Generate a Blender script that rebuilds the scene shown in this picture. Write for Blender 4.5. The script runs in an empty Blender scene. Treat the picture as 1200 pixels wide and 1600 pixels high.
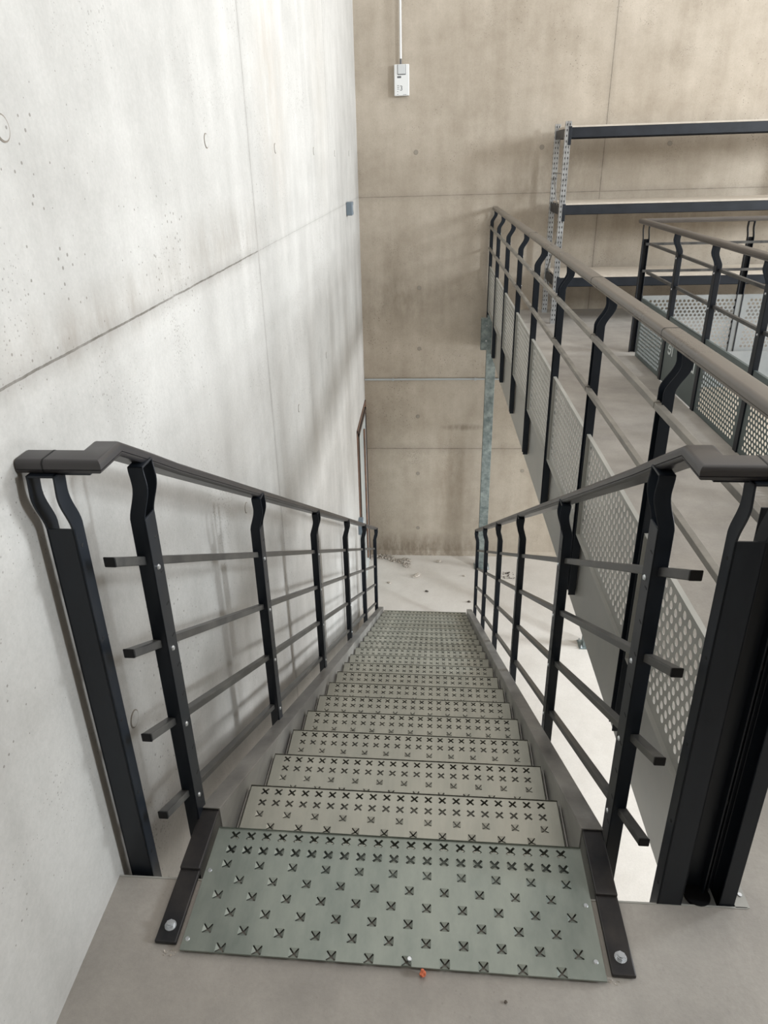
import bpy, bmesh, math, random
from mathutils import Matrix, Vector, Euler
random.seed(7)
PI = math.pi
SC = bpy.context.scene
COL = SC.collection

# ------------------------------------------------------------------ camera, world, lights, exposure
cd = bpy.data.cameras.new('camera')
cam = bpy.data.objects.new('camera', cd); COL.objects.link(cam)
cd.sensor_fit = 'VERTICAL'; cd.sensor_height = 36.0
cd.lens = 1100.33 / 1600 * 36
cd.shift_x = 23.509 / 1600; cd.shift_y = -39.796 / 1600
cd.clip_start = 0.02; cd.clip_end = 100
_p, _y, _r = 0.4321, 0.0883, -0.0306
f = Vector((0, math.cos(_p), -math.sin(_p))); u = Vector((0, math.sin(_p), math.cos(_p))); r = Vector((1, 0, 0))
Z = Matrix.Rotation(_y, 3, 'Z'); f = Z @ f; u = Z @ u; r = Z @ r
r2 = math.cos(_r) * r + math.sin(_r) * u; u2 = -math.sin(_r) * r + math.cos(_r) * u
cam.matrix_world = Matrix(((r2.x, u2.x, -f.x, 0), (r2.y, u2.y, -f.y, 0), (r2.z, u2.z, -f.z, 1.5), (0, 0, 0, 1)))
SC.camera = cam

w = bpy.data.worlds.new('world'); SC.world = w; w.use_nodes = True
w.node_tree.nodes['Background'].inputs[0].default_value = (1.0, 0.955, 0.905, 1)
w.node_tree.nodes['Background'].inputs[1].default_value = 1.27

def area(name, loc, target, sx, sy, power, color):
    l = bpy.data.lights.new(name, 'AREA'); l.shape = 'RECTANGLE'; l.size = sx; l.size_y = sy
    l.energy = power; l.color = color
    o = bpy.data.objects.new(name, l); COL.objects.link(o); o.location = loc
    d = Vector(target) - Vector(loc); o.rotation_euler = d.to_track_quat('-Z', 'Y').to_euler()
    return o
area('window_light', (9.5, -0.2, 3.6), (-0.7, 2.6, -0.4), 1.0, 1.7, 570, (0.88, 0.95, 1.0))
area('window_light', (9.5, 5.2, 3.0), (-0.7, 5.6, -0.6), 1.6, 1.8, 520, (0.88, 0.95, 1.0))
area('window_light', (9.5, 5.6, -1.3), (-0.7, 5.2, -1.6), 1.8, 2.0, 640, (0.93, 0.97, 1.0))

vs = SC.view_settings
vs.view_transform = 'Standard'; vs.look = 'None'; vs.exposure = 0.08; vs.gamma = 1.0; vs.use_curve_mapping = False

# ------------------------------------------------------------------ materials
def lin(c): return tuple(((x / 255) / 12.92 if x / 255 <= 0.04045 else ((x / 255 + 0.055) / 1.055) ** 2.4) for x in c) + (1,)

class NT:
    def __init__(s, name):
        s.m = bpy.data.materials.new(name); s.m.use_nodes = True
        s.t = s.m.node_tree; s.b = s.t.nodes['Principled BSDF']
    def n(s, typ, **kw):
        k = s.t.nodes.new(typ)
        for a, b in kw.items():
            if hasattr(k, a): setattr(k, a, b)
            else: k.inputs[a.replace('_', ' ')].default_value = b
        return k
    def l(s, a, b): s.t.links.new(a, b)
    def pos(s): return s.n('ShaderNodeNewGeometry').outputs['Position']
    def mapping(s, src, scale):
        m = s.n('ShaderNodeMapping'); m.inputs['Scale'].default_value = scale; s.l(src, m.inputs['Vector']); return m.outputs[0]
    def noise(s, vec, scale, detail=6, rough=0.6):
        k = s.n('ShaderNodeTexNoise'); k.inputs['Scale'].default_value = scale; k.inputs['Detail'].default_value = detail
        k.inputs['Roughness'].default_value = rough; s.l(vec, k.inputs['Vector']); return k.outputs['Fac']
    def ramp(s, fac, stops):
        k = s.n('ShaderNodeValToRGB'); e = k.color_ramp.elements
        e[0].position, e[0].color = stops[0]; e[1].position, e[1].color = stops[-1]
        for p, c in stops[1:-1]: x = e.new(p); x.color = c
        s.l(fac, k.inputs[0]); return k.outputs[0]
    def mix(s, fac, a, b, mode='MIX'):
        k = s.n('ShaderNodeMix', data_type='RGBA', blend_type=mode)
        for i, v in ((0, fac), (6, a), (7, b)):
            if hasattr(v, 'is_output'): s.l(v, k.inputs[i])
            else: k.inputs[i].default_value = v
        return k.outputs[2]
    def math(s, op, a, b=0.0, c=None):
        k = s.n('ShaderNodeMath', operation=op)
        for i, v in enumerate((a, b, c)):
            if v is None: continue
            if hasattr(v, 'is_output'): s.l(v, k.inputs[i])
            else: k.inputs[i].default_value = v
        return k.outputs[0]
    def bump(s, h, strength=0.3, dist=0.01):
        k = s.n('ShaderNodeBump'); k.inputs['Strength'].default_value = strength; k.inputs['Distance'].default_value = dist
        s.l(h, k.inputs['Height']); s.l(k.outputs[0], s.b.inputs['Normal'])
G = lambda v: (v, v, v, 1)

def concrete(name, c1, c2, vertical=True, joints=(), pores=1.0, rough=0.85, smudges=()):
    """cast concrete: mottling, vertical streaks, air pores, formwork joint lines at world coordinates"""
    t = NT(name); P = t.pos()
    big = t.noise(P, 0.9, 5, 0.6); mid = t.noise(P, 5.0, 6, 0.65)
    s = t.noise(t.mapping(P, (3.2, 3.2, 0.35) if vertical else (1.5, 1.5, 1.5)), 1.6, 5, 0.6)
    f1 = t.math('MULTIPLY_ADD', mid, 0.35, t.math('MULTIPLY_ADD', s, 0.35, t.math('MULTIPLY', big, 0.4)))
    c = t.ramp(f1, [(0.38, c1), (0.68, c2)])
    fine = t.noise(P, 90, 3, 0.7)
    c = t.mix(0.12, c, t.ramp(fine, [(0.3, G(0.25)), (0.7, G(1.0))]), 'MULTIPLY')
    v = t.n('ShaderNodeTexVoronoi'); v.inputs['Scale'].default_value = 38; v.inputs['Randomness'].default_value = 1; t.l(P, v.inputs['Vector'])
    sz = t.noise(P, 1.7, 3, 0.6)
    thr = t.math('MULTIPLY', t.math('MAXIMUM', t.math('SUBTRACT', sz, 0.37), 0.0), 0.5)
    hole = t.math('LESS_THAN', v.outputs['Distance'], thr)
    v2 = t.n('ShaderNodeTexVoronoi'); v2.inputs['Scale'].default_value = 95; t.l(P, v2.inputs['Vector'])
    sz2 = t.noise(P, 2.6, 4, 0.7)
    h2 = t.math('LESS_THAN', v2.outputs['Distance'], t.math('MULTIPLY', t.math('MAXIMUM', t.math('SUBTRACT', sz2, 0.47), 0.0), 1.3))
    hole = t.math('MULTIPLY', t.math('MAXIMUM', hole, t.math('MULTIPLY', h2, 0.7)), pores)
    c = t.mix(t.math('MULTIPLY', hole, 0.6), c, lin((96, 90, 82)))
    for (sx, sy, sz_), (rx, ry, rz), st_, colr in smudges:
        m_ = t.n('ShaderNodeVectorMath', operation='SUBTRACT'); t.l(P, m_.inputs[0]); m_.inputs[1].default_value = (sx, sy, sz_)
        d_ = t.n('ShaderNodeVectorMath', operation='DIVIDE'); t.l(m_.outputs[0], d_.inputs[0]); d_.inputs[1].default_value = (rx, ry, rz)
        L_ = t.n('ShaderNodeVectorMath', operation='LENGTH'); t.l(d_.outputs[0], L_.inputs[0])
        k_ = t.math('MAXIMUM', t.math('SUBTRACT', 1.0, L_.outputs['Value']), 0.0)
        nn = t.noise(t.mapping(P, (6, 6, 2.0)), 2.2, 6, 0.7)
        k_ = t.math('MULTIPLY', t.math('MULTIPLY', k_, st_), t.math('MAXIMUM', t.math('MULTIPLY_ADD', nn, 3.0, -0.9), 0.0))
        c = t.mix(t.math('MINIMUM', k_, 0.6), c, lin(colr))
    if joints:
        sep = t.n('ShaderNodeSeparateXYZ'); t.l(P, sep.inputs[0])
        wob = t.math('MULTIPLY', t.math('SUBTRACT', t.noise(P, 9, 4, 0.7), 0.5), 0.02)
        jm = None
        for ax, val, wd, st, amin, amax, oax in joints:
            d = t.math('ABSOLUTE', t.math('SUBTRACT', t.math('ADD', sep.outputs[ax], t.math('MULTIPLY', wob, 0.35)), val))
            m = t.math('MULTIPLY', t.math('LESS_THAN', d, wd), st)
            soft = t.math('MULTIPLY', t.math('MAXIMUM', t.math('SUBTRACT', 1.0, t.math('DIVIDE', d, wd * 14)), 0.0), st * 0.3)
            m = t.math('MAXIMUM', m, soft)
            m = t.math('MULTIPLY', m, t.math('GREATER_THAN', sep.outputs[oax], amin))
            m = t.math('MULTIPLY', m, t.math('LESS_THAN', sep.outputs[oax], amax))
            jm = m if jm is None else t.math('MAXIMUM', jm, m)
        jm = t.math('MULTIPLY', jm, t.math('MULTIPLY_ADD', t.noise(P, 14, 5, 0.7), 1.2, 0.2))
        c = t.mix(jm, c, lin((84, 78, 70)))
    t.l(c, t.b.inputs['Base Color']); t.b.inputs['Roughness'].default_value = rough
    t.b.inputs['Specular IOR Level'].default_value = 0.25
    h = t.math('SUBTRACT', t.math('MULTIPLY_ADD', fine, 0.25, t.math('MULTIPLY', mid, 0.3)), t.math('MULTIPLY', hole, 1.2))
    t.bump(h, 0.25, 0.01)
    return t.m

M = {}
XW_ = -0.7072
WL_SM = [((XW_, 2.25, 2.5), (9, 0.55, 0.5), 0.9, (132, 120, 104)), ((XW_, 3.6, 1.9), (9, 0.45, 0.9), 0.55, (168, 158, 146)), ((XW_, 2.6, 1.25), (9, 0.9, 0.16), 0.6, (138, 130, 120)),
         ((XW_, 1.5, 1.2), (9, 0.8, 0.10), 0.6, (138, 130, 120)), ((XW_, 5.2, 1.9), (9, 0.5, 0.9), 0.3, (170, 162, 150))]
WB_SM = [((-0.3, 7.8, 0.15), (0.8, 9, 0.45), 0.45, (112, 102, 88)), ((-0.2, 7.8, -3.0), (1.4, 9, 0.28), 1.0, (104, 90, 74)), ((0.3, 7.8, -1.95), (0.35, 9, 0.9), 0.4, (132, 114, 94)),
         ((0.45, 7.8, -1.35), (0.3, 9, 0.05), 1.0, (118, 108, 94)), ((1.2, 7.8, 1.3), (0.8, 9, 0.5), 0.5, (120, 108, 92)), ((2.4, 7.8, 0.9), (0.9, 9, 0.35), 0.5, (122, 110, 94))]
M['wall_l'] = concrete('cast_concrete_light', lin((168, 166, 162)), lin((195, 193, 189)), smudges=WL_SM,
    joints=[(2, 1.172, 0.0026, 0.9, -9, 3.05, 1), (2, 1.172, 0.0015, 0.4, 3.05, 9, 1), (1, 3.055, 0.0025, 0.7, -4, 2.2, 2), (1, 5.55, 0.0025, 0.45, 1.2, 9, 2)])
M['wall_b'] = concrete('cast_concrete_grey', lin((160, 149, 134)), lin((192, 182, 168)), pores=1.25, smudges=WB_SM,
    joints=[(2, 1.165, 0.004, 0.55, -9, 9, 0), (2, -1.615, 0.006, 0.6, -9, 9, 0), (0, 1.725, 0.004, 0.7, -9, 9, 2), (0, 4.3, 0.004, 0.7, -9, 9, 2)])
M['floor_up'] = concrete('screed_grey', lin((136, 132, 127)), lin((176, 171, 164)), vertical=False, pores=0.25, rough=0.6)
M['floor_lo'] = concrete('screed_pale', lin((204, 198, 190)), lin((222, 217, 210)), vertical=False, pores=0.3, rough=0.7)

def simple(name, c, rough=0.5, metal=0.0, spec=0.5, var=0.0, scale=8, stretch=(1, 1, 1), bump=0.0, c2=None):
    t = NT(name)
    t.b.inputs['Roughness'].default_value = rough; t.b.inputs['Metallic'].default_value = metal
    t.b.inputs['Specular IOR Level'].default_value = spec
    if var or c2:
        tc = t.n('ShaderNodeTexCoord').outputs['Object']
        nz = t.noise(t.mapping(tc, stretch), scale, 6, 0.65)
        a = c; b = c2 or tuple(min(1, x * (1 + var)) for x in c[:3]) + (1,)
        t.l(t.ramp(nz, [(0.35, a), (0.68, b)]), t.b.inputs['Base Color'])
        t.l(t.math('MULTIPLY_ADD', nz, 0.3, rough - 0.15), t.b.inputs['Roughness'])
        if bump: t.bump(nz, bump, 0.004)
    else: t.b.inputs['Base Color'].default_value = c
    return t.m
M['black'] = simple('charcoal_painted_steel', lin((20, 25, 32)), 0.42, 0.0, 0.32, c2=lin((32, 38, 46)), scale=7, stretch=(1, 1, 0.35))
M['bar'] = simple('worn_dark_steel_bar', lin((52, 53, 55)), 0.38, 0.3, 0.5, c2=lin((96, 95, 92)), scale=9)
M['bar_l'] = simple('pale_grey_bar', lin((104, 101, 96)), 0.4, 0.1, 0.5, c2=lin((138, 134, 126)), scale=9)  # paler grey for the gallery bars
M['rail_d'] = simple('brown_grey_handrail', lin((74, 69, 65)), 0.34, 0.0, 0.55, c2=lin((90, 84, 79)), scale=3)
M['cap'] = simple('black_plastic', lin((18, 18, 20)), 0.5, 0.0, 0.2)
M['rail'] = simple('grey_plastic_handrail', lin((48, 47, 49)), 0.36, 0.0, 0.5, c2=lin((60, 58, 59)), scale=3)
M['rail_m'] = simple('taupe_plastic_handrail', lin((88, 83, 78)), 0.3, 0.0, 0.6, c2=lin((104, 98, 91)), scale=3)
M['slot'] = simple('dark_slot', lin((16, 17, 19)), 0.7)
M['stringer'] = simple('dusty_dark_steel', lin((100, 99, 98)), 0.4, 0.2, 0.5, c2=lin((154, 152, 148)), scale=5, stretch=(1, 0.3, 1))
M['strap'] = simple('raw_black_steel', lin((28, 30, 35)), 0.38, 0.3, 0.5, c2=lin((62, 58, 56)), scale=6)
M['galv'] = simple('galvanised_tread_steel', lin((158, 159, 150)), 0.42, 0.4, 0.5, c2=lin((186, 185, 174)), scale=4, stretch=(1.6, 0.4, 1))
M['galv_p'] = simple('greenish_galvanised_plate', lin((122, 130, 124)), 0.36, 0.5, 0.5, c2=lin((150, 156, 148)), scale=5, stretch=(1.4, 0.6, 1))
M['zinc'] = simple('galvanised_column_steel', lin((104, 116, 117)), 0.5, 0.4, 0.5, c2=lin((160, 170, 168)), scale=16)
M['bright'] = simple('bright_zinc_steel', lin((196, 200, 204)), 0.3, 0.75, 0.5, c2=lin((222, 226, 230)), scale=10)
M['panel'] = simple('silver_grey_panel', lin((160, 160, 155)), 0.42, 0.2, 0.5, c2=lin((178, 177, 171)), scale=3)
M['panel_w'] = simple('pale_grey_panel', lin((136, 140, 141)), 0.5, 0.1, 0.4, c2=lin((152, 155, 155)), scale=3)
M['panel_g'] = simple('green_grey_panel', lin((84, 94, 94)), 0.45, 0.2, 0.5, c2=lin((98, 108, 107)), scale=3)
M['fascia'] = simple('grey_fascia_sheet', lin((150, 150, 146)), 0.42, 0.1, 0.5, c2=lin((170, 169, 163)), scale=3)
M['beam'] = simple('navy_painted_beam', lin((24, 29, 36)), 0.45, 0.0, 0.4, c2=lin((33, 38, 46)), scale=8)
M['board'] = simple('pale_chipboard', lin((196, 186, 172)), 0.7, 0, 0.3, c2=lin((210, 201, 188)), scale=20)
M['white'] = simple('white_plastic', lin((226, 228, 228)), 0.4)
M['lightgrey'] = simple('light_grey_plastic', lin((204, 207, 208)), 0.35)
M['tubeg'] = simple('grey_conduit', lin((176, 182, 184)), 0.35, 0.2)
M['ink'] = simple('grey_print', lin((96, 98, 100)), 0.6)
M['paint'] = simple('white_lettering', lin((206, 212, 212)), 0.5)
M['frame'] = simple('brown_frame', lin((98, 78, 66)), 0.5, c2=lin((132, 100, 82)), scale=12)
M['frame_d'] = simple('dark_bronze_frame', lin((70, 58, 52)), 0.45)
M['glass'] = simple('door_leaf_grey', lin((188, 196, 196)), 0.2)
M['rubble'] = simple('plaster_rubble', lin((150, 138, 124)), 0.9, c2=lin((226, 220, 212)), scale=40)
M['chipdark'] = simple('dark_crumbs', lin((84, 76, 68)), 0.9)
M['orange'] = simple('orange_foam', lin((196, 92, 58)), 0.7, c2=lin((222, 130, 96)), scale=60)
M['tie'] = simple('tie_hole_ring', lin((128, 120, 110)), 0.9)
M['tied'] = simple('tie_hole_plug', lin((150, 143, 132)), 0.9)
M['grey_box'] = simple('grey_junction_plastic', lin((110, 122, 132)), 0.45)

# ------------------------------------------------------------------ mesh builder
class MB:
    def __init__(s): s.v = []; s.f = []; s.m = []; s.cur = 0
    def add(s, vs, fs):
        o = len(s.v); s.v += [tuple(v) for v in vs]
        for q in fs: s.f.append(tuple(i + o for i in q)); s.m.append(s.cur)
        return s
    def box(s, x0, x1, y0, y1, z0, z1):
        vs = [(x, y, z) for z in (z0, z1) for y in (y0, y1) for x in (x0, x1)]
        return s.add(vs, [(0, 2, 3, 1), (4, 5, 7, 6), (0, 1, 5, 4), (2, 6, 7, 3), (0, 4, 6, 2), (1, 3, 7, 5)])
    def prism(s, poly, d0, d1, axis='y'):
        """extrude 2D polygon; axis y: poly=(x,z), axis x: poly=(y,z), axis z: poly=(x,y)"""
        def P(a, b, t): return {'y': (a, t, b), 'x': (t, a, b), 'z': (a, b, t)}[axis]
        n = len(poly); vs = [P(a, b, d0) for a, b in poly] + [P(a, b, d1) for a, b in poly]
        fs = [tuple(range(n)), tuple(range(2 * n - 1, n - 1, -1))] + [(i, i + n, (i + 1) % n + n, (i + 1) % n) for i in range(n)]
        return s.add(vs, fs)
    def strip(s, A, B, d0, d1, axis='y'):
        """solid between two matching polylines (quads), extruded"""
        for i in range(len(A) - 1): s.prism([A[i], A[i + 1], B[i + 1], B[i]], d0, d1, axis)
        return s
    def loft(s, path, prof, up=Vector((0, 0, 1)), mitre=True):
        """sweep profile [(side, up)] along path with mitred corners"""
        path = [Vector(p) for p in path]; rings = []
        for i, p in enumerate(path):
            a = (path[i] - path[i - 1]).normalized() if i else None
            b = (path[i + 1] - path[i]).normalized() if i < len(path) - 1 else None
            t = ((a or b) + (b or a)).normalized()
            base = a or b
            side0 = base.cross(up).normalized(); u0 = side0.cross(base).normalized()
            ring = []
            for x, z in prof:
                q = p + side0 * x + u0 * z
                d = (p - q).dot(t) / base.dot(t); ring.append(q + base * d)
            rings.append(ring)
        n = len(prof); vs = [v for rg in rings for v in rg]; fs = []
        for i in range(len(rings) - 1):
            for j in range(n): fs.append((i * n + j, i * n + (j + 1) % n, (i + 1) * n + (j + 1) % n, (i + 1) * n + j))
        fs.append(tuple(range(n - 1, -1, -1))); fs.append(tuple(range((len(rings) - 1) * n, len(rings) * n)))
        return s.add(vs, fs)
    def cyl(s, p0, p1, rad, n=16, rad1=None):
        p0, p1 = Vector(p0), Vector(p1); d = (p1 - p0).normalized()
        a = d.cross(Vector((0, 0, 1)) if abs(d.z) < .9 else Vector((1, 0, 0))).normalized(); b = d.cross(a)
        r1 = rad if rad1 is None else rad1
        vs = [p0 + (a * math.cos(2 * PI * i / n) + b * math.sin(2 * PI * i / n)) * rad for i in range(n)]
        vs += [p1 + (a * math.cos(2 * PI * i / n) + b * math.sin(2 * PI * i / n)) * r1 for i in range(n)]
        return s.add(vs, [tuple(range(n))[::-1], tuple(range(n, 2 * n))] + [(i, (i + 1) % n, n + (i + 1) % n, n + i) for i in range(n)])
    def mesh(s, name, mats):
        me = bpy.data.meshes.new(name); me.from_pydata(s.v, [], s.f)
        for m in (mats if isinstance(mats, (list, tuple)) else [mats]): me.materials.append(m)
        for p, i in zip(me.polygons, s.m): p.material_index = i
        bm = bmesh.new(); bm.from_mesh(me); bmesh.ops.recalc_face_normals(bm, faces=bm.faces); bm.to_mesh(me); bm.free()
        me.update(); return me
    def build(s, name, mats, parent=None, bevel=0.0, seg=2, smooth=False):
        return link(name, s.mesh(name, mats), parent, bevel, seg, smooth)

def link(name, me, parent=None, bevel=0.0, seg=2, smooth=False):
    o = bpy.data.objects.new(name, me); COL.objects.link(o); o.parent = parent
    if smooth:
        for p in me.polygons: p.use_smooth = True
    if bevel:
        b = o.modifiers.new('bevel', 'BEVEL'); b.width = bevel; b.segments = seg; b.limit_method = 'ANGLE'; b.angle_limit = 0.6
        b.harden_normals = False
    return o

def tag(o, label=None, cat=None, group=None, kind=None):
    if label: o['label'] = label
    if cat: o['category'] = cat
    if group: o['group'] = group
    if kind: o['kind'] = kind
    return o
def thing(name, label, cat, loc=(0, 0, 0), rz=0.0, group=None):
    o = bpy.data.objects.new(name, None); COL.objects.link(o); o.location = loc; o.rotation_euler = (0, 0, rz)
    o.empty_display_size = 0.1
    return tag(o, label, cat, group)
def struct(mb, name, mats, label=None, **k): return tag(mb.build(name, mats, **k), label, kind='structure')

# ------------------------------------------------------------------ measured layout (metres, camera foot at 0,0, landing floor z = 0)
XW, YB, ZF = -0.7072, 7.8159, -3.0613
EDGE = 1.066
Y0, GO, RI = 1.1907, 0.2698, 0.1531
SL = RI / GO
XM = 0.685          # edge of the gallery deck
HX0, HY1 = 1.735, 5.93   # stair opening in the gallery: left side, far side

# ------------------------------------------------------------------ structure
b = MB(); b.box(XW - 0.3, XW, -3, YB, ZF - 0.2, 4.6); struct(b, 'wall_left', M['wall_l'])
b = MB(); b.box(XW - 0.3, 9, YB, YB + 0.3, ZF - 0.2, 4.6); struct(b, 'wall_back', M['wall_b'])
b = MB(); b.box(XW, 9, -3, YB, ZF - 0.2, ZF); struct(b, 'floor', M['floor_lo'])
# landing and gallery deck, one cast level with a rectangular stair opening
b = MB()
b.box(XW, 7.5, -1.6, EDGE - 0.004, -0.22, 0)
b.box(XM + 0.006, HX0, EDGE - 0.004, YB, -0.22, 0)
b.box(HX0, 7.5, HY1, YB, -0.22, 0)
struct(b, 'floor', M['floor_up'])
b = MB(); b.box(XW, XM + 0.02, EDGE - 0.004, EDGE, -0.24, 0.0015); struct(b, 'trim_1', M['fascia'])
b = MB(); b.box(XM, XM + 0.006, EDGE, YB, -0.40, 0.0)
struct(b, 'trim_2', M['fascia'])
b = MB(); b.box(HX0 - 0.006, HX0, EDGE, HY1, -0.30, 0.0); struct(b, 'trim_3', M['panel_g'])
b = MB(); b.box(HX0, 7.5, HY1 - 0.006, HY1, -0.30, 0.0); struct(b, 'trim_5', M['panel_w'])
b = MB(); b.prism([(YB, ZF), (YB - 0.035, ZF), (YB - 0.012, ZF + 0.02), (YB, ZF + 0.05)], XW, 7, 'x'); struct(b, 'trim_4', M['wall_b'])
# unseen wall behind the photographer; soffit and side wall added to shade the landing
b = MB(); b.box(XW, 7.5, -1.9, -1.6, ZF, 4.6); struct(b, 'wall_front', M['wall_b'])
b = MB(); b.box(XW, 7.5, -1.6, 0.1, 3.3, 3.5); struct(b, 'shade_soffit', M['wall_b'])
b = MB(); b.box(3.0, 3.2, -1.6, 0.15, 0, 3.3); struct(b, 'shade_wall_right', M['wall_b'])

# ------------------------------------------------------------------ posts
def sm(t): return t * t * (3 - 2 * t)
def post_mesh(name, zb, zt, w=0.052, d=0.032, slope=0.0, slots=True, out=0.014, inn=0.014, marks=()):
    """folded channel: web on the local +X face, flanges run towards -X, upper flanges sweep to +X. y from 0 to w."""
    b = MB(); t = 0.004; zc = zt - 0.115
    b.box(-t, 0, 0, w, zb, zc)
    N = 12
    for y0, y1 in ((0, t), (w - t, w)):
        A = [(-d, zb)]; B = [(0, zb)]
        for i in range(N + 1):
            k = sm(min(1, i / N / 0.7)) if i else 0; bump_ = 0.004 * math.sin(PI * min(1, i / N / 0.9))
            z = zc + (zt - zc) * i / N
            A.append((-d + out * k + bump_, z)); B.append((inn * k + bump_, z))
        b.prism(A + B[::-1], y0, y1, 'y')
    # top saddle under the handrail
    b.prism([(-d + out, zt - 0.004), (inn, zt - 0.004), (inn, zt), (-d + out, zt)], 0, w, 'y')
    b.cur = 1
    for z in marks:
        b.cyl((-d * .45, w - 0.0004, z), (-d * .45, w + 0.0005, z), 0.004, 10); b.cyl((-d * .45, -0.0005, z), (-d * .45, 0.0004, z), 0.004, 10)
    if slots:
        b.cur = 1
        z = zc - 0.06
        while z > zb + 0.05:
            b.box(-0.0035, 0.0006, w * 0.55, w * 0.86, z, z + 0.006); z -= 0.083
    return b.mesh(name, [M['black'], M['slot']])
def screw_mesh():
    b = MB(); b.cyl((0, 0, 0), (0.003, 0, 0), 0.0062, 14, 0.0045); return b.mesh('screw', M['bright'])
SCREW = screw_mesh()
def add_screw(parent, x, y, z, rz=0.0):
    s = link('screw', SCREW, parent); s.location = (x, y, z); s.rotation_euler = (0, 0, rz); return s

def rail_profile(wd=0.058, h=0.036):
    a = wd / 2; r = h * 0.36; pts = []
    for cx, cz, a0 in ((a - r, h - r, 0), (-a + r, h - r, 90)):
        for k in range(6):
            an = math.radians(a0 + 90 * k / 5); pts.append((cx + r * math.cos(an), cz + r * math.sin(an)))
    pts += [(-a, h * 0.36), (-a + 0.002, h * 0.33), (-a, h * 0.30), (-a + 0.002, 0.003), (-a + 0.006, 0), (a - 0.006, 0), (a - 0.002, 0.003), (a, h * 0.30), (a - 0.002, h * 0.33), (a, h * 0.36)]
    return pts
def rail_obj(b, name, mat, parent):
    me = b.mesh(name, mat)
    for p in me.polygons: p.use_smooth = True
    me.set_sharp_from_angle(angle=0.6)
    return link(name, me, parent)

# ------------------------------------------------------------------ perforated sheets
def perforated(name, L, H, mat, px=0.038, py=0.033, rr=0.0124, mx=0.02, mz=0.022, lip=0.014, x0=0.0, flange=False):
    """sheet in local YZ: y 0..L, z 0..H, staggered round holes, folded lips"""
    b = MB(); vd = {}
    def V(y, z):
        k = (round(y, 5), round(z, 5))
        if k not in vd: vd[k] = len(b.v); b.v.append((0, y, z))
        return vd[k]
    def F(*p):
        ids = [V(*q) for q in p]; b.f.append(tuple(ids)); b.m.append(0)
    nr = int((H - 2 * mz) / py); z00 = (H - nr * py) / 2
    nc = int((L - 2 * mx - px / 2) / px); y00 = (L - (nc + .5) * px) / 2
    F((0, 0), (L, 0), (L, z00), (0, z00)); F((0, H - z00), (L, H - z00), (L, H), (0, H))
    for i in range(nr):
        z = z00 + i * py; off = (i % 2) * px / 2
        F((0, z), (y00 + off, z), (y00 + off, z + py), (0, z + py))
        e = y00 + off + nc * px; F((e, z), (L, z), (L, z + py), (e, z + py))
        for j in range(nc):
            ya = y00 + off + j * px; yc, zc = ya + px / 2, z + py / 2
            H8 = [(yc + rr * math.cos(PI / 4 + k * PI / 6), zc + rr * math.sin(PI / 4 + k * PI / 6)) for k in range(12)]
            C = [(ya + px, z + py), (ya, z + py), (ya, z), (ya + px, z)]
            for k in range(4):
                h = [H8[(3 * k + q) % 12] for q in range(4)]
                F(C[k], C[(k + 1) % 4], h[3], h[2], h[1], h[0])
    # folded lips
    b.box(-lip, 0, 0, L, H - 0.002, H + 0.001); b.box(-lip, 0, 0, L, -0.001, 0.002)
    b.box(-lip, 0, -0.001, 0.002, 0, H); b.box(-lip, 0, L - 0.002, L + 0.001, 0, H)
    me = bpy.data.meshes.new(name); me.from_pydata(b.v, [], b.f); me.materials.append(mat); me.update()
    return me
def panel(name, me, parent, loc, rz=0.0):
    o = link(name, me, parent); o.location = loc; o.rotation_euler = (0, 0, rz)
    s = o.modifiers.new('thick', 'SOLIDIFY'); s.thickness = 0.0018; s.offset = 0
    return o

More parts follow.
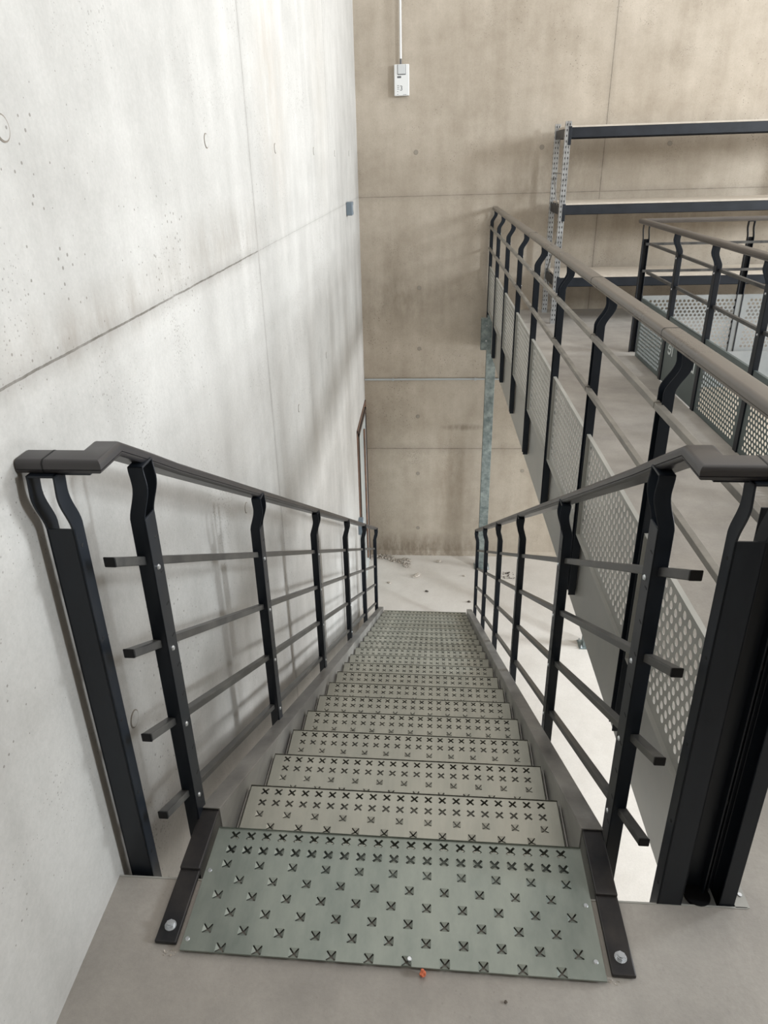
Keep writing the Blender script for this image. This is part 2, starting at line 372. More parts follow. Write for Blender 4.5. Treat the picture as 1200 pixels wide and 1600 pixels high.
# ------------------------------------------------------------------ treads
XL, XR = -0.5047, 0.3702
COLS = 21; PX = 0.0391; PY = 0.0385; X00 = -0.459
def tread_mesh(name, y_front, y_back, rows, thick_lip=True, mats=None):
    """y_front: nosing edge (far side, y=0), y_back negative. rows: list of (kind) from nosing back"""
    b = MB(); vd = {}
    def V(x, y, z=0.0):
        k = (round(x, 5), round(y, 5), round(z, 5))
        if k not in vd: vd[k] = len(b.v); b.v.append((x, y, z))
        return vd[k]
    def F(*p): b.f.append(tuple(V(*q) for q in p)); b.m.append(0)
    gx = [XL] + [X00 + (i - .5) * PX for i in range(COLS + 1)] + [XR]
    yr = -0.0165 + PY / 2 - 0.002
    F((gx[0], yr), (gx[-1], yr), (gx[-1], 0), (gx[0], 0))
    for ri, kind in enumerate(rows):
        yt = yr - ri * PY; yb_ = max(yt - PY, y_back); yc = yt - PY / 2
        F((gx[0], yb_), (gx[1], yb_), (gx[1], yt), (gx[0], yt)); F((gx[-2], yb_), (gx[-1], yb_), (gx[-1], yt), (gx[-2], yt))
        for c in range(COLS):
            xa, xb = gx[c + 1], gx[c + 2]; xc = (xa + xb) / 2
            on = kind == 'X' or kind == 'x' or (kind == 'e' and c % 2 == 0) or (kind == 'o' and c % 2 == 1)
            if not on: F((xa, yb_), (xb, yb_), (xb, yt), (xa, yt)); continue
            R = 0.0094
            if kind == 'X': wd, up = 0.0019, 0.0
            elif kind == 'x': wd, up = 0.0019, (0.0 if thick_lip else -0.0022)
            else: wd, up = 0.0011, -0.0042
            Cn = [(xb, yt), (xa, yt), (xa, yb_), (xb, yb_)]
            for k in range(4):
                ca, sa = math.cos(k * PI / 2), math.sin(k * PI / 2)
                rot = lambda p: (xc + p[0] * ca - p[1] * sa, yc + p[0] * sa + p[1] * ca)
                a1 = rot((R - wd, R + wd)); a2 = rot((-R + wd, R + wd)); n = rot((0, 2 * wd + 0.0002)); a0 = rot((R + wd, R - wd))
                F(Cn[k], Cn[(k + 1) % 4], a2, a1)
                i1, i2, i3 = V(*a1), V(*a2), V(n[0], n[1], up)
                b.f.append((i1, i2, i3)); b.m.append(0)
                F(Cn[k], a1, a0)
    yl = yr - len(rows) * PY
    if yl > y_back + 1e-4: F((gx[0], y_back), (gx[-1], y_back), (gx[-1], yl), (gx[0], yl))
    # folded edges
    if thick_lip:
        b.box(gx[0], gx[-1], -0.002, 0.001, -0.032, 0.0); b.box(gx[0], gx[-1], y_back - 0.001, y_back + 0.002, -0.032, 0.0)
        b.box(gx[0] - 0.0005, gx[0] + 0.002, y_back, 0, -0.032, 0); b.box(gx[-1] - 0.002, gx[-1] + 0.0005, y_back, 0, -0.032, 0)
    # closed pan added under the punched sheet to keep its holes dark
    b.box(gx[0] + 0.004, gx[-1] - 0.004, max(y_back, -0.30) + 0.004 if thick_lip else -0.115, -0.004, -0.033, -0.030)
    me = bpy.data.meshes.new(name); me.from_pydata(b.v, [], b.f); me.materials.append(M['galv']); me.update()
    return me

SKEW = -math.atan(0.0132)
stairs = thing('staircase', 'long straight metal staircase of galvanised treads with punched crosses going down from the landing', 'staircase', (0, Y0, 0), SKEW)
# landing plate (lies on the landing, reaches over its edge)
lp = link('landing_plate', tread_mesh('landing_plate', 0, -0.2985, ['X', 'x', 'e', 'o', 'e', 'o', 'e', 'o'], False), stairs)
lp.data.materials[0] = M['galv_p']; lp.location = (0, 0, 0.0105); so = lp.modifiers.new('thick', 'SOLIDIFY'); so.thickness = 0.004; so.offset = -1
b = MB(); b.box(XL, XR, -0.001, 0.001, -0.030, -0.002); b.build('nosing', M['galv'], lp)
for sx, sy in ((-0.494, -0.115), (-0.495, -0.275), (0.357, -0.142), (0.355, -0.262), (-0.023, -0.283)):
    b = MB(); b.cyl((0, 0, 0), (0, 0, 0.0018), 0.0052, 12, 0.004); q = b.build('screw', M['bright'], lp); q.location = (sx, sy, 0)
tm = tread_mesh('tread', 0, -0.30, ['X', 'x', 'e', 'o', 'e', 'o', 'e'])
for k in range(1, 20):
    o = link('tread', tm, stairs); o.location = (0, k * GO, 0.0105 - k * RI)
    s_ = o.modifiers.new('thick', 'SOLIDIFY'); s_.thickness = 0.003; s_.offset = -1
# support brackets at both ends of every tread
bk = MB(); bk.box(0, 0.004, -0.27, -0.01, -0.045, 0.004); bkm = bk.mesh('tread_bracket', M['stringer'])
LEN = 19 * GO + 0.06
def sz(y): return 0.0 - SL * y
for side in (-1, 1):
    xi = XL - 0.010 if side < 0 else XR + 0.010
    b = MB(); t = 0.005
    y0, y1 = 0.045, LEN; H = 0.050; D = 0.20
    prof = [(y0, sz(y0) + H - t), (y0, sz(y0) - D), (y1 - 0.10, sz(y1 - 0.10) - D), (y1, sz(y1) - D + 0.03), (y1, sz(y1) + H - t)]
    b.prism(prof, xi, xi + side * t, 'x')
    b.prism([(y0, sz(y0) + H), (y0, sz(y0) + H - t), (y1, sz(y1) + H - t), (y1, sz(y1) + H)], xi, xi + side * 0.052, 'x')
    b.prism([(y0, sz(y0) - D), (y0, sz(y0) - D - t), (y1 - 0.10, sz(y1 - 0.10) - D - t), (y1 - 0.10, sz(y1 - .1) - D)], xi, xi + side * 0.052, 'x')
    b.build('stringer', M['stringer'], stairs, bevel=0.0015)
    # folded black strap that hangs the stringer on the landing
    b = MB(); xa, xb = xi + side * 0.002, xi + side * 0.050
    b.box(min(xa, xb), max(xa, xb), -0.285, 0.045, 0.001, 0.011)
    b.box(min(xa, xb), max(xa, xb), -0.118, 0.05, -0.05, 0.018)
    st = b.build('hanging_strap', M['strap'], stairs, bevel=0.003)
    st['label'] = 'black folded steel strap bolted to the landing'
    c = (xa + xb) / 2
    b = MB(); b.cyl((c, -0.25, 0.011), (c, -0.25, 0.0125), 0.0125, 24)
    b.cyl((c, -0.25, 0.0125), (c, -0.25, 0.019), 0.0095, 6); b.cyl((c, -0.25, 0.020), (c, -0.25, 0.0215), 0.006, 16)
    b.build('bolt', M['bright'], st)
    for k in range(1, 20):
        o = link('tread_bracket', bkm, stairs); o.location = (xi - side * 0.006 if side > 0 else xi + 0.002, k * GO, 0.0 - k * RI)

# ------------------------------------------------------------------ stair railings
def stair_railing(side, ys, label):
    root = thing('stair_railing', label, 'railing', (0, Y0, 0), SKEW)
    xi = -0.559 if side < 0 else 0.443          # inner (web) face of the posts
    # post local +X = towards the stair
    me = post_mesh('post', -0.20, 0.985)
    hb = [0.775, 0.565, 0.345, 0.115]
    for y in ys:
        yy = y - Y0
        o = link('post', me, root, bevel=0.002)
        if side < 0: o.location = (xi, yy, -SL * yy)
        else: o.location = (xi, yy + 0.048, -SL * yy); o.rotation_euler = (0, 0, PI)
        if y < 5:
            for h in hb: add_screw(o, 0.0003, 0.022, h - SL * (0.022 if side < 0 else 0.026) - 0.015)
    # end post on the landing edge, web towards the photographer
    zt = 1.026
    xe = -0.684 if side < 0 else 0.514
    e = link('post', post_mesh('end_post', -0.20, zt, slots=False, w=0.052, d=0.036, out=0.022, inn=0.022, marks=(0.87, 0.66, 0.45, 0.24, 0.05)), root, bevel=0.002)
    e.location = (xe, 1.070 - Y0, 0); e.rotation_euler = (0, 0, -PI / 2)
    # four square bars
    for h in hb:
        bb = 0.021; xc = xi - 0.024 if side < 0 else xi + 0.024
        ya, yb_ = 1.085 - Y0, 6.27 - Y0
        b = MB(); b.prism([(ya, -SL * ya + h + bb / 2), (ya, -SL * ya + h - bb / 2), (yb_, -SL * yb_ + h - bb / 2), (yb_, -SL * yb_ + h + bb / 2)], xc - bb / 2, xc + bb / 2, 'x')
        bar = b.build('bar', M['bar'], root, bevel=0.002)
        for yq in (ya, yb_):
            b = MB(); sgn = -1 if yq == ya else 1
            q0, q1 = yq, yq + sgn * 0.006
            b.prism([(q0, -SL * q0 + h + bb / 2 + .0005), (q0, -SL * q0 + h - bb / 2 - .0005), (q1, -SL * q1 + h - bb / 2 - .0005), (q1, -SL * q1 + h + bb / 2 + .0005)], xc - bb / 2 - .0005, xc + bb / 2 + .0005, 'x')
            b.build('end_cap', M['cap'], bar, bevel=0.002)
    # handrail: across the landing edge, mitred corner, then down the stairs
    hz = 0.994; RH = 0.026; xr = -0.578 if side < 0 else 0.460
    b = MB(); end_x = -0.703 if side < 0 else 0.660
    yc = 1.084 - Y0
    P = [(xr, 1.165 - Y0, 1.012)]
    y2 = 6.33 - Y0
    b.loft([(end_x, yc, 1.026), (xr, yc, 1.026), (xr, 1.142 - Y0, 1.026), (xr, 1.26 - Y0, hz - SL * 0.07 + 0.004), (xr, 1.40 - Y0, hz - SL * (1.40 - Y0)), (xr, y2, hz - SL * y2)], rail_profile(0.056, RH))
    hr = rail_obj(b, 'handrail', M['rail'], root)
    b = MB()  # collars where the covers meet
    b.loft([(xr + side * 0.075, yc, 1.0257), (xr + side * 0.078, yc, 1.0257)], [(x * 1.012, z * 1.03) for x, z in rail_profile(0.056, RH)])
    b.build('joint', M['slot'], hr)
    b = MB(); b.box(min(xr - .0 * side, xr + side * 0.11), max(xr - .0 * side, xr + side * 0.11), yc - 0.015, yc + 0.015, 1.019, 1.0258)
    b.build('rail_bracket', M['black'], hr, bevel=0.001)
    return root
LYS = [1.205, 2.02, 3.02, 4.10, 5.13, 6.19]
RYS = [1.235, 2.10, 3.12, 4.15, 5.20, 6.23]
stair_railing(-1, LYS, 'dark steel stair railing running beside the left concrete wall')
rr_ = stair_railing(1, RYS, 'dark steel stair railing on the open side of the stairs, right of the treads')

# ------------------------------------------------------------------ gallery railing (long, on the near side)
gal = thing('gallery_railing', 'long charcoal gallery railing with silver perforated panels running to the back wall', 'railing', (0.679, 1.068, 0))
gp = post_mesh('gallery_post', -0.31, 1.019, slots=False, w=0.048, out=0.034, inn=0.034)
S_ = 0.8416
gys = [i * S_ for i in range(8)] + [7.765 - 1.068 - 0.03]
for i, y in enumerate(gys):
    o = link('post', gp, gal, bevel=0.002); o.location = (0, y, 0)
    if i > 0:
        for z in (0.86, 0.655): add_screw(o, 0.0003, 0.024, z)
pm = perforated('perforated_panel', S_ - 0.056, 0.462, M['panel'])
pm2 = perforated('perforated_panel', gys[8] - gys[7] - 0.056, 0.462, M['panel'])
for i in range(8):
    L = gys[i + 1] - gys[i] - 0.056
    o = panel('perforated_panel', pm2 if i == 7 else pm, gal, (-0.012, gys[i] + 0.052, 0.006))
    for z in (0.86, 0.652):
        b = MB(); bb = 0.019; b.box(-0.036 - bb / 2, -0.036 + bb / 2, gys[i] + 0.027, gys[i + 1] + 0.021, z - bb / 2, z + bb / 2)
        b.build('bar', M['bar_l'], gal, bevel=0.0015)
b = MB(); b.loft([(0.012, -0.02, 1.019), (0.012, YB - 1.068 - 0.02, 1.019)], rail_profile(0.056, 0.032))
hr = rail_obj(b, 'handrail', M['rail_m'], gal)
for yj in (0.98, 1.93, 3.86): 
    b = MB(); b.loft([(0.012, yj, 1.0188), (0.012, yj + 0.003, 1.0188)], [(x * 1.012, z * 1.025) for x, z in rail_profile(0.056, 0.032)]); b.build('joint', M['slot'], hr)
# corner filler between the stair end post and the gallery's first post
cf = thing('corner_channel', 'tall black steel corner channel between the two big end posts at the landing edge', 'post', (0.567, 1.072, 0))
b = MB(); b.box(0, 0.0795, 0.040, 0.044, -0.2, 0.95); b.box(0.0, 0.004, 0.012, 0.042, -0.2, 0.90); b.box(0.052, 0.056, 0.020, 0.040, -0.2, 0.90); b.box(0.064, 0.068, 0.028, 0.040, -0.2, 0.9)
b.build('channel', M['black'], cf, bevel=0.001)
for z, x in ((0.27, 0.060), (0.05, 0.058), (0.62, 0.06)):
    b = MB(); b.cyl((x, 0.0385, z), (x, 0.032, z), 0.0065, 6); b.build('bolt', M['strap'], cf)
b = MB(); b.box(0.010, 0.018, 0.0385, 0.0398, 0.262, 0.276); b.build('slot', M['bright'], cf)
b = MB(); b.cyl((0.040, 0.017, -0.004), (0.040, 0.017, 0.003), 0.027, 28); b.build('base_plug', M['cap'], cf)
b = MB(); b.box(0.0, 0.076, -0.004, 0.040, -0.012, -0.005); q = b.build('base_tray', M['panel_w'], cf)
# thin steel plate with screw set in the floor beside the post
fp = thing('floor_plate', 'small thin steel plate screwed to the floor right of the landing end posts', 'plate', (0.69, 1.088, 0))
b = MB(); b.box(-0.01, 0.020, -0.024, 0.026, 0.0, 0.0015); b.build('plate', M['fascia'], fp)
b = MB(); b.cyl((0.010, 0.006, 0.0015), (0.010, 0.006, 0.004), 0.0045, 12); b.build('screw', M['bright'], fp)

# ------------------------------------------------------------------ railing round the second stair opening
sec = thing('opening_railing', 'charcoal railing with green grey panels around the far stair opening on the gallery', 'railing', (1.70, HY1, 0))
sp = post_mesh('opening_post', -0.15, 1.005, slots=False, w=0.048, out=0.026, inn=0.026)
S2 = 0.70
n2 = 6
for i in range(1, n2 + 1):
    # posts stand inside the opening edge, channel open to the opening (+X), web towards the walkway (-X)
    o = link('post', sp, sec, bevel=0.002); o.location = (-0.012, -0.145 - i * S2 + 0.048 + 0.03, 0); o.rotation_euler = (0, 0, PI)
    for z in (0.845, 0.64): add_screw(o, 0.0003, 0.024, z)
pg = perforated('perforated_panel', S2 - 0.056, 0.455, M['panel_g'], px=0.033, py=0.0285, rr=0.0112)
for i in range(n2):
    ya = -0.145 - (i + 1) * S2 + 0.048 + 0.034
    if i == 1:
        b = MB(); b.box(-0.002, 0, 0, S2 - 0.056, 0, 0.455); b.box(-0.002, 0.014, 0, S2 - 0.056, 0.453, 0.455)
        b.box(-0.002, 0.014, 0, 0.002, 0, 0.455); b.box(-0.002, 0.014, S2 - 0.058, S2 - 0.056, 0, 0.455)
        sign = b.build('sign_panel', M['panel_g'], sec); sign.location = (-0.004, ya, 0.004)
        sign['label'] = 'solid green grey panel with white letters'
        def letters(body, y, z, size):
            c = bpy.data.curves.new('lettering', 'FONT'); c.body = body; c.size = size; c.extrude = 0.0005
            c.align_x = 'LEFT'; tmp = bpy.data.objects.new('tmp', c)
            me = bpy.data.meshes.new_from_object(tmp); bpy.data.objects.remove(tmp)
            me.materials.clear(); me.materials.append(M['paint'])
            t_ = link('lettering', me, sign); t_.location = (-0.0035, y, z); t_.rotation_euler = (PI / 2, 0, PI / 2)   # cut to be read from the opening side
            return t_
        letters('EN', 0.025, 0.212, 0.165); letters('le', 0.462, 0.212, 0.165)
    else:
        o = panel('perforated_panel', pg, sec, (-0.004, ya + (S2 - 0.056), 0.004), PI)
    for z in (0.865, 0.655):
        b = MB(); bb = 0.019; b.box(0.012 - bb / 2, 0.012 + bb / 2, ya - 0.03, ya + S2 - 0.035, z - bb / 2, z + bb / 2)
        b.build('bar', M['bar'], sec, bevel=0.0015)
b = MB(); b.loft([(-0.03, 0.06, 1.005), (-0.03, -4.4, 1.005)], rail_profile(0.052, 0.034))
rail_obj(b, 'handrail', M['rail_d'], sec)
# far side of the opening
far = thing('opening_railing', 'charcoal railing with pale perforated panels behind the stair opening, in front of the shelving', 'railing', (1.70, HY1, 0))
for i, x in enumerate((-0.02, 0.765, 1.60, 2.43)):
    o = link('post', sp, far, bevel=0.002); o.location = (x, 0.02, 0); o.rotation_euler = (0, 0, PI / 2)
    o.location = (x + 0.048, 0.035, 0)
pw = perforated('perforated_panel', 0.775, 0.455, M['panel_w'], px=0.033, py=0.0285, rr=0.0108)
for i, x in enumerate((0.036, 0.82, 1.655)):
    panel('perforated_panel', pw, far, (x, 0.012, 0.0), -PI / 2)
    far.children[-1].location = (x, 0.012, 0.0)
for z in (0.855, 0.652):
    b = MB(); bb = 0.019; b.box(0.0, 3.2, 0.005 - bb / 2, 0.005 + bb / 2, z - bb / 2, z + bb / 2); b.build('bar', M['bar'], far, bevel=0.0015)
b = MB(); b.loft([(-0.03, 0.055, 1.005), (3.4, 0.055, 1.005)], rail_profile(0.052, 0.034)); rail_obj(b, 'handrail', M['rail_d'], far)

# ------------------------------------------------------------------ steel columns under the gallery
def column(x, y, ztop, label, head=False):
    c = thing('support_column', label, 'column', (x, y, ZF))
    h = ztop - ZF
    b = MB(); b.box(-0.050, 0.050, -0.040, -0.036, 0.008, h); b.box(-0.050, -0.046, -0.036, 0.04, 0.008, h); b.box(0.046, 0.050, -0.036, 0.04, 0.008, h)
    b.box(-0.046, -0.030, 0.036, 0.040, 0.008, h); b.box(0.030, 0.046, 0.036, 0.04, 0.008, h)
    b.build('profile', M['zinc'], c, bevel=0.002)
    b = MB(); b.box(-0.09, 0.09, -0.075, 0.075, 0, 0.008); bp = b.build('base_plate', M['zinc'], c, bevel=0.001)
    for sx in (-1, 1):
        for sy in (-1, 1):
            b = MB(); b.cyl((sx * 0.07, sy * 0.058, 0.008), (sx * 0.07, sy * 0.058, 0.018), 0.012, 6); b.cyl((sx * 0.07, sy * 0.058, 0.018), (sx * 0.07, sy * 0.058, 0.04), 0.006, 10)
            b.build('anchor_bolt', M['bright'], bp)
    if head:
        b = MB(); b.box(-0.115, 0.0, -0.03, -0.022, h - 0.36, h - 0.035); b.box(-0.115, -0.108, -0.03, 0.05, h - 0.36, h - 0.035)
        b.box(-0.115, 0.05, -0.03, 0.05, h - 0.04, h - 0.03); b.box(-0.108, 0.0, 0.04, 0.048, h - 0.33, h - 0.05)
        b.build('head_bracket', M['zinc'], c, bevel=0.003)
        b = MB(); b.cyl((-0.06, -0.03, h - 0.1), (-0.06, -0.037, h - 0.1), 0.01, 6); b.cyl((-0.06, -0.03, h - 0.26), (-0.06, -0.037, h - 0.26), 0.01, 6); b.build('bolt', M['bright'], c)
    return c
column(0.690, 7.53, 0.0, 'tall galvanised steel column near the back wall carrying the gallery', True)
column(1.66, 6.02, -0.22, 'galvanised column under the gallery, only its bolted foot visible beyond the stair railing')

# ------------------------------------------------------------------ shelving unit on the gallery
sh = thing('shelving_unit', 'wide boltless shelving unit with dark beams and pale boards against the back wall', 'shelving', (1.215, 7.09, 0))
def upright_mesh():
    b = MB(); H = 1.775
    b.box(0, 0.003, 0, 0.05, 0, H); b.box(0, 0.05, 0, 0.003, 0, H); b.box(0.047, 0.05, 0, 0.012, 0, H)
    b.box(0.021, 0.029, -0.004, 0.0, 0, H); b.box(0.043, 0.05, -0.004, 0, 0, H); b.box(0.0, 0.006, -0.004, 0, 0, H)
    b.cur = 1; z = 0.03
    while z < H - 0.03:
        b.box(0.010, 0.017, -0.0008, 0.0005, z, z + 0.018); b.box(0.033, 0.040, -0.0008, 0.0005, z, z + 0.018)
        b.box(-0.0006, 0.0004, 0.02, 0.03, z, z + 0.018); z += 0.045
    return b.mesh('upright', [M['bright'], M['slot']])
um = upright_mesh()
D2 = 0.56
for x in (0, 2.62):
    for y in (0, D2):
        o = link('upright', um, sh, bevel=0); o.location = (x if x == 0 else x + 0.05, y if y == 0 else y, 0)
        if x: o.scale = (-1, 1, 1)
    for za, zb_ in ((1.35, 1.35), (0.87, 1.33), (0.87, 0.42), (0.10, 0.38)):
        b = MB(); b.cyl((x + 0.02, 0.02, za), (x + 0.02, D2 + 0.02, zb_), 0.0065, 8); b.build('brace', M['stringer'], sh)
for zt_ in (1.725, 1.085, 0.435):
    for y in (-0.002, D2 + 0.01):
        b = MB(); b.box(0.052, 2.618, y + 0.004, y + 0.010, zt_ - 0.085, zt_); b.box(0.052, 2.618, y + 0.004, y + 0.03, zt_ - 0.004, zt_); b.box(0.052, 2.618, y + 0.004, y + 0.022, zt_ - 0.085, zt_ - 0.080)
        b.box(0.026, 0.055, y - 0.004, y + 0.004, zt_ - 0.14, zt_ + 0.01); b.box(2.615, 2.644, y - 0.004, y + 0.004, zt_ - 0.14, zt_ + 0.01)
        b.build('beam', M['beam'], sh, bevel=0.001)
    for x in (0.008, 2.64):
        b = MB(); b.box(x, x + 0.02, 0.05, D2, zt_ - 0.085, zt_ - 0.01); b.build('side_beam', M['beam'], sh)
    b = MB(); b.box(0.03, 2.64, 0.012, D2 + 0.035, zt_ - 0.002, zt_ + 0.014); b.build('shelf_board', M['board'], sh)

# ------------------------------------------------------------------ wall fittings
bx = thing('emergency_unit', 'white wall unit with square cover and printed 3, high on the back wall', 'control box', (-0.2535, YB, 2.068))
b = MB(); b.box(-0.072, 0.072, -0.055, -0.001, 0, 0.265); b.build('housing', M['white'], bx, bevel=0.008, seg=3)
b = MB(); b.box(-0.040, 0.040, -0.0565, -0.050, 0.176, 0.262); b.build('cover_frame', M['ink'], bx)
b = MB(); b.box(-0.036, 0.036, -0.062, -0.050, 0.182, 0.262); b.build('cover', M['lightgrey'], bx, bevel=0.003)
def text_obj(parent, body, x, y, z, size, mat, name='print'):
    c = bpy.data.curves.new(name, 'FONT'); c.body = body; c.size = size; c.extrude = 0.0004
    tmp = bpy.data.objects.new('tmp', c); me = bpy.data.meshes.new_from_object(tmp); bpy.data.objects.remove(tmp)
    me.materials.clear(); me.materials.append(mat)
    t_ = link(name, me, parent); t_.location = (x, y, z); t_.rotation_euler = (PI / 2, 0, 0); return t_
text_obj(bx, '3', -0.019, -0.0553, 0.045, 0.060, M['ink'])
b = MB(); b.box(-0.042, -0.004, -0.0556, -0.0545, 0.150, 0.166)
for z in (0.085, 0.070, 0.056, 0.035, 0.012): b.box(-0.044, -0.024 if z > .05 else -0.034, -0.0556, -0.0545, z, z + 0.004)
b.box(0.012, 0.045, -0.0556, -0.0545, 0.008, 0.011); b.build('print', M['ink'], bx)
cn = thing('cable_conduit', 'thin white vertical conduit coming down to the white wall unit', 'conduit', (-0.262, YB - 0.030, 2.38))
b = MB(); b.cyl((0, 0, 0.0), (0, 0, 2.2), 0.0105, 14); b.build('pipe', M['white'], cn, smooth=False)
b = MB(); b.cyl((0, 0, -0.055), (0, 0, 0.02), 0.0085, 12); b.build('cable_entry', M['ink'], cn)
b = MB(); b.box(-0.02, 0.02, 0.005, 0.029, 0.5, 0.52); b.box(-0.02, 0.02, 0.005, 0.029, 1.6, 1.62); b.build('clip', M['lightgrey'], cn)
hc = thing('cable_conduit', 'thin grey horizontal conduit along the back wall below the gallery', 'conduit', (XW, YB - 0.012, -0.765))
b = MB(); b.cyl((0.005, 0, 0), (6.5, 0, -0.0), 0.011, 12); b.build('pipe', M['tubeg'], hc)
b = MB()
for x in (0.32, 1.25, 2.3, 3.4): b.box(x, x + 0.02, -0.014, 0.012, -0.014, 0.014)
b.build('clip', M['tubeg'], hc)
jb = thing('junction_box', 'small grey junction box high on the left wall near the corner', 'junction box', (XW, 6.62, 1.13))
b = MB(); b.box(0.001, 0.055, -0.06, 0.06, -0.055, 0.055); b.build('housing', M['grey_box'], jb, bevel=0.006)
b = MB(); b.cyl((0.055, 0, 0), (0.058, 0, 0), 0.032, 20); b.build('lid', M['tubeg'], jb)
sw = thing('light_switch', 'grey surface switch on the left wall beside the door with its cable pipe', 'switch', (XW, 6.60, -2.02))
b = MB(); b.box(0.001, 0.05, -0.045, 0.045, -0.085, 0.085); b.build('housing', M['grey_box'], sw, bevel=0.005)
b = MB(); b.box(0.05, 0.057, -0.025, 0.025, -0.06, 0.06); b.build('rocker', M['lightgrey'], sw, bevel=0.002)
b = MB(); b.cyl((0.02, 0, -0.085), (0.02, 0, -1.03), 0.010, 10); b.build('cable_pipe', M['tubeg'], sw)
# door in the left wall next to the corner
dr = tag(thing('door_1', None, None, (XW, 6.74, ZF)), kind='structure')
b = MB()
b.box(0, 0.012, 0, 0.026, 0, 2.06); b.box(0, 0.012, 1.02, 1.05, 0, 2.06); b.box(0, 0.012, 0, 1.05, 2.038, 2.06); b.build('door_frame', M['frame'], dr, bevel=0.002)
b = MB(); b.box(0.0, 0.02, 0.065, 0.10, 0, 2.0); b.box(0, 0.02, 0.93, 0.97, 0, 2.0); b.box(0, 0.02, 0.065, 0.97, 1.97, 2.0); b.build('leaf_frame', M['frame_d'], dr)
b = MB(); b.box(0.001, 0.010, 0.10, 0.93, 0.0, 1.97); b.build('door_leaf', M['glass'], dr)
b = MB(); b.box(0.010, 0.03, 0.62, 0.66, 0.2, 1.85); b.build('pull_bar', M['frame'], dr, bevel=0.003)
# formwork tie holes
def ring_mesh(plug):
    b = MB(); b.cyl((0, 0, 0), (0, -0.0012, 0), 0.0225, 24); b.cur = 1; b.cyl((0, -0.0010, 0), (0, -0.0020, 0), 0.0195, 24); return b.mesh('tie_hole', [M['tie'], plug])
RG = ring_mesh(M['tied']); RGL = ring_mesh(M['wall_l'])
for x, z in ((-0.117, 1.571), (1.123, 1.582), (2.347, 1.58), (-0.082, 0.248), (1.16, 0.25), (2.36, 0.25), (-0.08, -0.415), (-0.094, -1.214), (-0.093, -1.939), (-0.092, -2.684), (1.15, -1.9)):
    o = link('tie_hole', RG, None); o.location = (x, YB, z); tag(o, kind='structure'); o.name = 'trim_tie_hole'
for y, z in ((1.265, 1.568), (2.463, 1.575), (3.589, 1.568), (4.809, 1.569), (5.907, 1.563), (6.971, 1.571), (3.707, 0.262), (4.887, 0.262), (1.278, 0.278), (2.45, 0.27)):
    o = link('tie_hole', RGL, None); o.location = (XW, y, z); o.rotation_euler = (0, 0, PI / 2); tag(o, kind='structure'); o.name = 'trim_tie_hole'

# ------------------------------------------------------------------ debris
def chunk(rad, mat, name, loc, flat=0.6, seed=0, elong=1.0):
    rn = random.Random(seed); bm = bmesh.new(); bmesh.ops.create_icosphere(bm, subdivisions=2, radius=rad)
    for v in bm.verts:
        k = 0.7 + 0.6 * rn.random(); v.co = Vector((v.co.x * k * elong, v.co.y * k, v.co.z * k * flat))
    zmin = min(v.co.z for v in bm.verts)
    for v in bm.verts: v.co.z -= zmin
    me = bpy.data.meshes.new(name); bm.to_mesh(me); bm.free(); me.materials.append(mat)
    o = link(name, me); o.location = loc; o.rotation_euler = (0, 0, rn.random() * 6.28); return o
tag(chunk(0.0065, M['orange'], 'foam_crumb', (0.0, 0.882, 0), 1.3, 3), 'small orange crumb on the landing in front of the plate', 'crumb')
tag(chunk(0.003, M['chipdark'], 'grit', (0.163, 0.842, 0), 0.7, 4), 'tiny dark grit on the landing right of the orange crumb', 'grit')
b = MB(); rn = random.Random(5)
def bit(b, x, y, z, s, rn):
    vs = [(x + s * rn.uniform(-1, 1), y + s * rn.uniform(-1, 1), z + s * rn.uniform(0, 1.2)) for _ in range(6)]
    b.add(vs, [(0, 1, 2), (0, 2, 3), (0, 3, 4), (1, 2, 5), (2, 3, 5), (3, 4, 5), (0, 1, 4), (1, 4, 5)])
for i in range(230):
    t_ = rn.random(); x = -0.62 + 0.34 * t_ + rn.gauss(0, 0.02); y = 7.72 - 0.18 * max(0, t_ - .35) + rn.gauss(0, 0.03)
    bit(b, x, min(y, 7.79), ZF, rn.uniform(0.006, 0.02), rn)
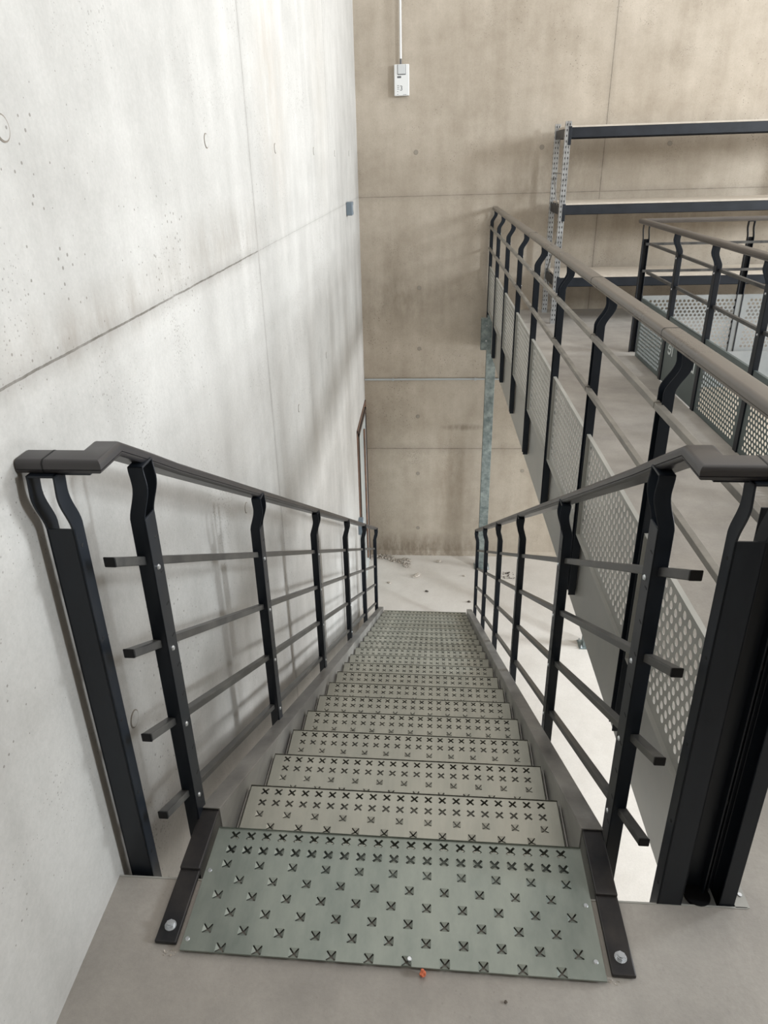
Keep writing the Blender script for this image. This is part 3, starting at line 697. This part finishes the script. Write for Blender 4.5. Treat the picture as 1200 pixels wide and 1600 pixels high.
for i in range(60): bit(b, rn.uniform(-0.28, -0.18), rn.uniform(7.47, 7.68), ZF, rn.uniform(0.008, 0.022), rn)
for i in range(90): bit(b, rn.uniform(-0.6, 0.6), rn.uniform(7.76, 7.80), ZF, rn.uniform(0.003, 0.009), rn)
tag(b.build('rubble', M['rubble']), 'heap of plaster rubble on the lower floor in the corner by the door', 'rubble', kind='stuff')
spots = [(-0.10, 7.28, 0.028, 'long pale plaster flake lying on the lower floor in front of the rubble', 'rubble', 2.0),
         (-0.42, 7.12, 0.02, 'pale plaster crumb on the lower floor left of the long flake', 'rubble', 1.2),
         (0.17, 7.62, 0.022, 'white plaster crumb on the lower floor near the back wall', 'rubble', 1.4),
         (0.47, 7.30, 0.014, 'small pale crumb on the lower floor by the right stair railing foot', 'rubble', 1.0),
         (0.50, 6.75, 0.016, 'dark crumb on the lower floor close to the last right railing post', 'chipdark', 1.0),
         (-0.45, 6.5, 0.024, 'white crumb on the lower floor closest to the bottom tread on the left', 'rubble', 1.2),
         (0.02, 6.95, 0.014, 'dark crumb on the middle of the lower floor beyond the bottom tread', 'chipdark', 1.4)]
for i, (x, y, s, lb, m, e) in enumerate(spots): tag(chunk(s, M[m], 'plaster_crumb', (x, y, ZF), 0.5, 20 + i, e), lb, 'debris')
b = MB()
for i in range(26): bit(b, 0.99 + rn.gauss(0, 0.05), 7.33 + rn.gauss(0, 0.05), ZF, rn.uniform(0.008, 0.02), rn)
tag(b.build('dark_crumbs', M['chipdark']), 'patch of dark crumbs on the lower floor right of the tall column', 'debris', kind='stuff')
b = MB()
for i in range(14): bit(b, -0.528 + rn.gauss(0, 0.01), 0.897 + rn.gauss(0, 0.004), 0, rn.uniform(0.001, 0.003), rn)
tag(b.build('dust', M['rubble']), 'white drill dust at the end of the left black strap', 'dust', kind='stuff')
b = MB()
for i in range(10): bit(b, 0.378 + rn.gauss(0, 0.005), 0.893 + rn.gauss(0, 0.003), 0, rn.uniform(0.001, 0.0025), rn)
tag(b.build('dust', M['rubble']), 'white drill dust at the end of the right black strap', 'dust', kind='stuff')
